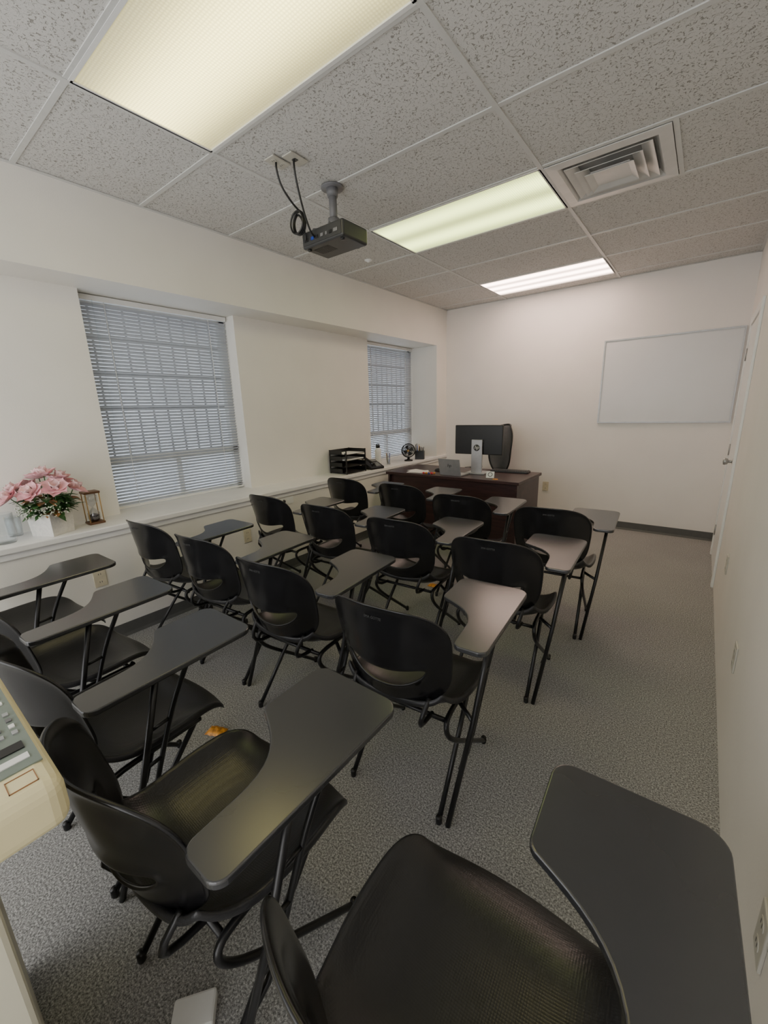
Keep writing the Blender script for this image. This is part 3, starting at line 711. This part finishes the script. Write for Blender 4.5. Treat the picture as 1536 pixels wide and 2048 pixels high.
for k in range(130):
    a = random.uniform(0, 2*pi); el = random.uniform(-0.45, 0.5); r = random.uniform(0.03, 0.12)
    mt = Matrix.Translation((r*cos(a)*0.85, r*sin(a)*0.85, 0.125+random.uniform(0, 0.10))) @ Matrix.Rotation(a-pi/2, 4, 'Z') @ Matrix.Rotation(el, 4, 'X')
    petal(b, mt, random.uniform(0.06, 0.105), random.uniform(0.03, 0.055), -0.15, 0 if random.random() < 0.9 else 1)
for k in range(130):
    a = random.uniform(-2.6, 0.0); r = random.uniform(0.08, 0.15); zz = random.uniform(0.12, 0.20)
    b.lathe([(0.001, 0), (0.005, 0.004), (0.001, 0.009)], (r*cos(a), r*sin(a), zz), 6, 2)
b.obj('foliage', [M['leaf'], M['leafb'], M['sprig']], e)
e = thing('hourglass', 'brown wood and brass hourglass with dark sand on ledge', 'hourglass', (-3.10, 0.885, ZS))
b = MB(); b.box((-0.045, -0.045, 0), (0.045, 0.045, 0.014)); b.obj('base_plate', M['brown'], e, bevel=0.003)
b = MB(); b.box((-0.045, -0.045, 0.20), (0.045, 0.045, 0.214)); b.obj('top_plate', M['brown'], e, bevel=0.003)
for sx in (-1, 1):
    for sy in (-1, 1):
        b = MB(); b.tube([(sx*0.038, sy*0.038, 0.012), (sx*0.038, sy*0.038, 0.202)], 0.0032, 8); b.obj('post', M['gold'], e)
b = MB(); b.lathe([(0.02, 0.014), (0.034, 0.03), (0.034, 0.07), (0.005, 0.105), (0.005, 0.109), (0.034, 0.145), (0.034, 0.185), (0.02, 0.20)]); b.obj('glass_bulb', M['glassb'], e)
b = MB(); b.lathe([(0.018, 0.016), (0.031, 0.03), (0.031, 0.055), (0.001, 0.068)]); b.obj('sand', M['sand'], e)
for (x, y, s, hh) in ((-3.05, 0.43, 1.0, 0.17), (-3.19, 0.50, 0.7, 0.12)):
    b = MB(); r = 0.055*s
    b.lathe([(r*0.8, 0), (r*0.9, 0.01), (r*0.95, hh*0.6), (r, hh), (r-0.004, hh), (r*0.88, hh*0.6), (r*0.8, 0.014)], n=28)
    tag(b.obj('glass_vase', M['glass'], loc=(x, y, ZS)), 'clear cut-glass vase on the ledge beside flowers', 'vase', 'glass vases on the ledge')
e = thing('paper_tray', 'black stacked letter tray organizer holding papers on ledge', 'paper tray', (-3.085, 3.34, ZS))
for k in range(4):
    z = 0.01+k*0.066; b = MB()
    b.box((-0.125, -0.16, z), (0.125, 0.16, z+0.004))
    b.box((-0.125, -0.16, z), (-0.121, 0.16, z+0.045)); b.box((-0.125, 0.156, z), (0.125, 0.16, z+0.045))
    b.box((-0.125, -0.16, z), (0.06, -0.156, z+0.045)); b.box((0.10, -0.16, z), (0.125, -0.156, z+0.02))
    b.obj('tray', M['black'], e)
for sx in (-1, 1):
    for sy in (-1, 1): b = MB(); b.box((sx*0.121-0.005, sy*0.156-0.005, 0), (sx*0.121+0.005, sy*0.156+0.005, 0.255)); b.obj('post', M['black'], e)
b = MB(); b.box((-0.11, -0.14, 0.147), (0.11, 0.14, 0.158)); b.obj('paper_stack', M['paper'], e)
b = MB(); b.box((-0.11, -0.14, 0.213), (0.118, 0.14, 0.216)); b.obj('paper_stack', M['paper'], e)
e = thing('desk_phone', 'black office desk phone with handset on the ledge', 'telephone', (-3.01, 3.68, ZS), math.radians(80))
b = MB(); vs = [(-0.10,-0.09,0),(0.10,-0.09,0),(0.10,0.09,0),(-0.10,0.09,0),(-0.10,-0.09,0.025),(0.10,-0.09,0.025),(0.10,0.09,0.10),(-0.10,0.09,0.10)]
b.add(vs, [(0,3,2,1),(4,5,6,7),(0,1,5,4),(1,2,6,5),(2,3,7,6),(3,0,4,7)]); b.obj('phone_base', M['black'], e, bevel=0.005)
b = MB(); b.tube([(-0.07, -0.09, 0.06), (-0.07, -0.05, 0.085), (-0.07, 0.05, 0.125), (-0.07, 0.095, 0.125)], [0.024, 0.014, 0.014, 0.024], 10); b.obj('handset', M['black'], e)
b = MB()
for r in range(4):
    for c in range(3): b.box((0.0+c*0.024, -0.07+r*0.02, 0.031+r*0.0083), (0.018+c*0.024, -0.056+r*0.02, 0.043+r*0.0083))
b.obj('keypad', M['grey'], e)
b = MB(); b.box((-0.01, 0.035, 0.075), (0.08, 0.075, 0.098)); b.obj('display', M['grey'], e)
e = thing('water_bottle', 'white metal water bottle with black cap on ledge', 'bottle', (-3.10, 3.90, ZS))
b = MB(); b.lathe([(0.034, 0), (0.037, 0.004), (0.037, 0.19), (0.026, 0.21), (0.024, 0.22)]); b.obj('bottle_body', M['paper'], e)
b = MB(); b.lathe([(0.026, 0.218), (0.026, 0.248), (0.020, 0.253)]); b.tube([(-0.018, 0, 0.243), (-0.016, 0, 0.268), (0.016, 0, 0.268), (0.018, 0, 0.243)], 0.004, 6, smoothpath=1); b.obj('cap', M['black'], e)
e = thing('pencil_cup', 'clear glass cup holding a few pens on ledge', 'pencil cup', (-3.06, 4.05, ZS))
b = MB(); b.lathe([(0.026, 0), (0.03, 0.09), (0.028, 0.09), (0.024, 0.006)]); b.obj('cup', M['glass'], e)
for i in range(4):
    a = i*1.6; b = MB(); b.tube([(0.01*cos(a), 0.01*sin(a), 0.008), (0.028*cos(a), 0.028*sin(a), 0.14)], 0.0035, 6); b.obj('pen', M[['blue', 'grey', 'gold', 'black'][i]], e)
e = thing('desk_fan', 'small round black desk fan with gold center on ledge', 'fan', (-3.02, 4.44, ZS), math.radians(25))
b = MB(); b.lathe([(0.055, 0), (0.055, 0.015), (0.02, 0.022), (0.012, 0.06)]); b.obj('base', M['black'], e)
b = MB()
for r in (0.085, 0.065, 0.045, 0.025):
    for yy in (-0.025, 0.025): b.tube([(r*cos(a*pi/16), yy*(1.15-0.4*(r/0.085)), 0.135+r*sin(a*pi/16)) for a in range(32)], 0.003 if r < 0.08 else 0.007, 6, closed=True)
for k in range(12):
    a = k*pi/6; b.tube([(0, -0.03, 0.135), (0.085*cos(a), -0.02, 0.135+0.085*sin(a))], 0.0018, 5)
b.obj('cage', M['black'], e)
b = MB()
for k in range(4):
    a = k*pi/2
    b.add([(0, 0, 0.135), (0.07*cos(a), -0.012, 0.135+0.07*sin(a)), (0.07*cos(a+0.9), 0.012, 0.135+0.07*sin(a+0.9))], [(0, 1, 2)])
b.obj('blades', M['dkgrey'], e)
b = MB(); b.lathe([(0.014, 0), (0.014, 0.01), (0.001, 0.014)], mtx=Matrix.Translation((0, -0.03, 0.135)) @ Matrix.Rotation(pi/2, 4, 'X')); b.obj('hub', M['gold'], e)
e = thing('pen_holder', 'black square pen holder full of supplies on ledge', 'pen holder', (-2.985, 4.66, ZS), 0.4)
b = MB(); b.box((-0.06, -0.04, 0), (0.06, 0.04, 0.004)); b.box((-0.06, -0.04, 0), (-0.057, 0.04, 0.11)); b.box((0.057, -0.04, 0), (0.06, 0.04, 0.11)); b.box((-0.06, -0.04, 0), (0.06, -0.037, 0.11)); b.box((-0.06, 0.037, 0), (0.06, 0.04, 0.11)); b.box((-0.0015, -0.04, 0), (0.0015, 0.04, 0.11)); b.obj('holder', M['black'], e)
for i in range(12):
    b = MB(); x = -0.045+0.008*i; b.tube([(x, random.uniform(-0.02, 0.02), 0.006), (x+random.uniform(-0.02, 0.02), random.uniform(-0.03, 0.03), random.uniform(0.15, 0.21))], 0.005, 6); b.obj('pen', M[['black', 'gold', 'black', 'blue', 'gold', 'black', 'dkgrey', 'black', 'gold', 'black', 'black', 'dkgrey'][i]], e)

for (x, y, a) in ((-1.63, 0.765, 0.4), (-1.62, 2.72, 0.1)):
    b = MB(); nn = 10; vs = []; fs = []
    for j in range(nn+1):
        for i in range(nn+1):
            u = -1+2*i/nn; v = -1+2*j/nn; vs.append((u*0.045, v*0.028, 0.003+0.015*(1-u**4)*(1-v**4)+0.003*sin(9*u+5*v)*(1-u*u)))
    for j in range(nn):
        for i in range(nn): k = j*(nn+1)+i; fs.append((k, k+1, k+nn+2, k+nn+1))
    b.add(vs, fs, 0, True); o = b.obj('snack_bag', M['orange'], loc=(x, y, 0.0), rot=(0, 0, a)); tag(o, 'small orange printed snack bag lying on carpet', 'snack bag', 'snack bags on the carpet')
b = MB(); b.box((-0.05, -0.035, 0), (0.05, 0.035, 0.03)); tag(b.obj('power_adapter', M['paper'], loc=(-0.81, 0.22, 0.0), rot=(0, 0, 0.9), bevel=0.006), 'small white adapter box on the carpet', 'adapter')

# ------------------------------------------------------------------ world
wd = bpy.data.worlds.new('sky'); bpy.context.scene.world = wd; wd.use_nodes = True
bg = wd.node_tree.nodes['Background']; bg.inputs['Color'].default_value = (0.99, 0.985, 0.98, 1); bg.inputs['Strength'].default_value = 3.2

# ------------------------------------------------------------------ camera
cam = bpy.data.cameras.new('camera'); co = bpy.data.objects.new('camera', cam); COL.objects.link(co)
R = Matrix(((0.79338, -0.12683, 0.59537, 0), (0.60801, 0.21252, -0.76496, 0), (-0.02951, 0.96889, 0.24572, 1.4466), (0, 0, 0, 1)))
co.matrix_world = R
cam.sensor_fit = 'VERTICAL'; cam.sensor_height = 36.0; cam.sensor_width = 27.0; cam.lens = 814.82/2048*36; cam.clip_start = 0.02
bpy.context.scene.camera = co
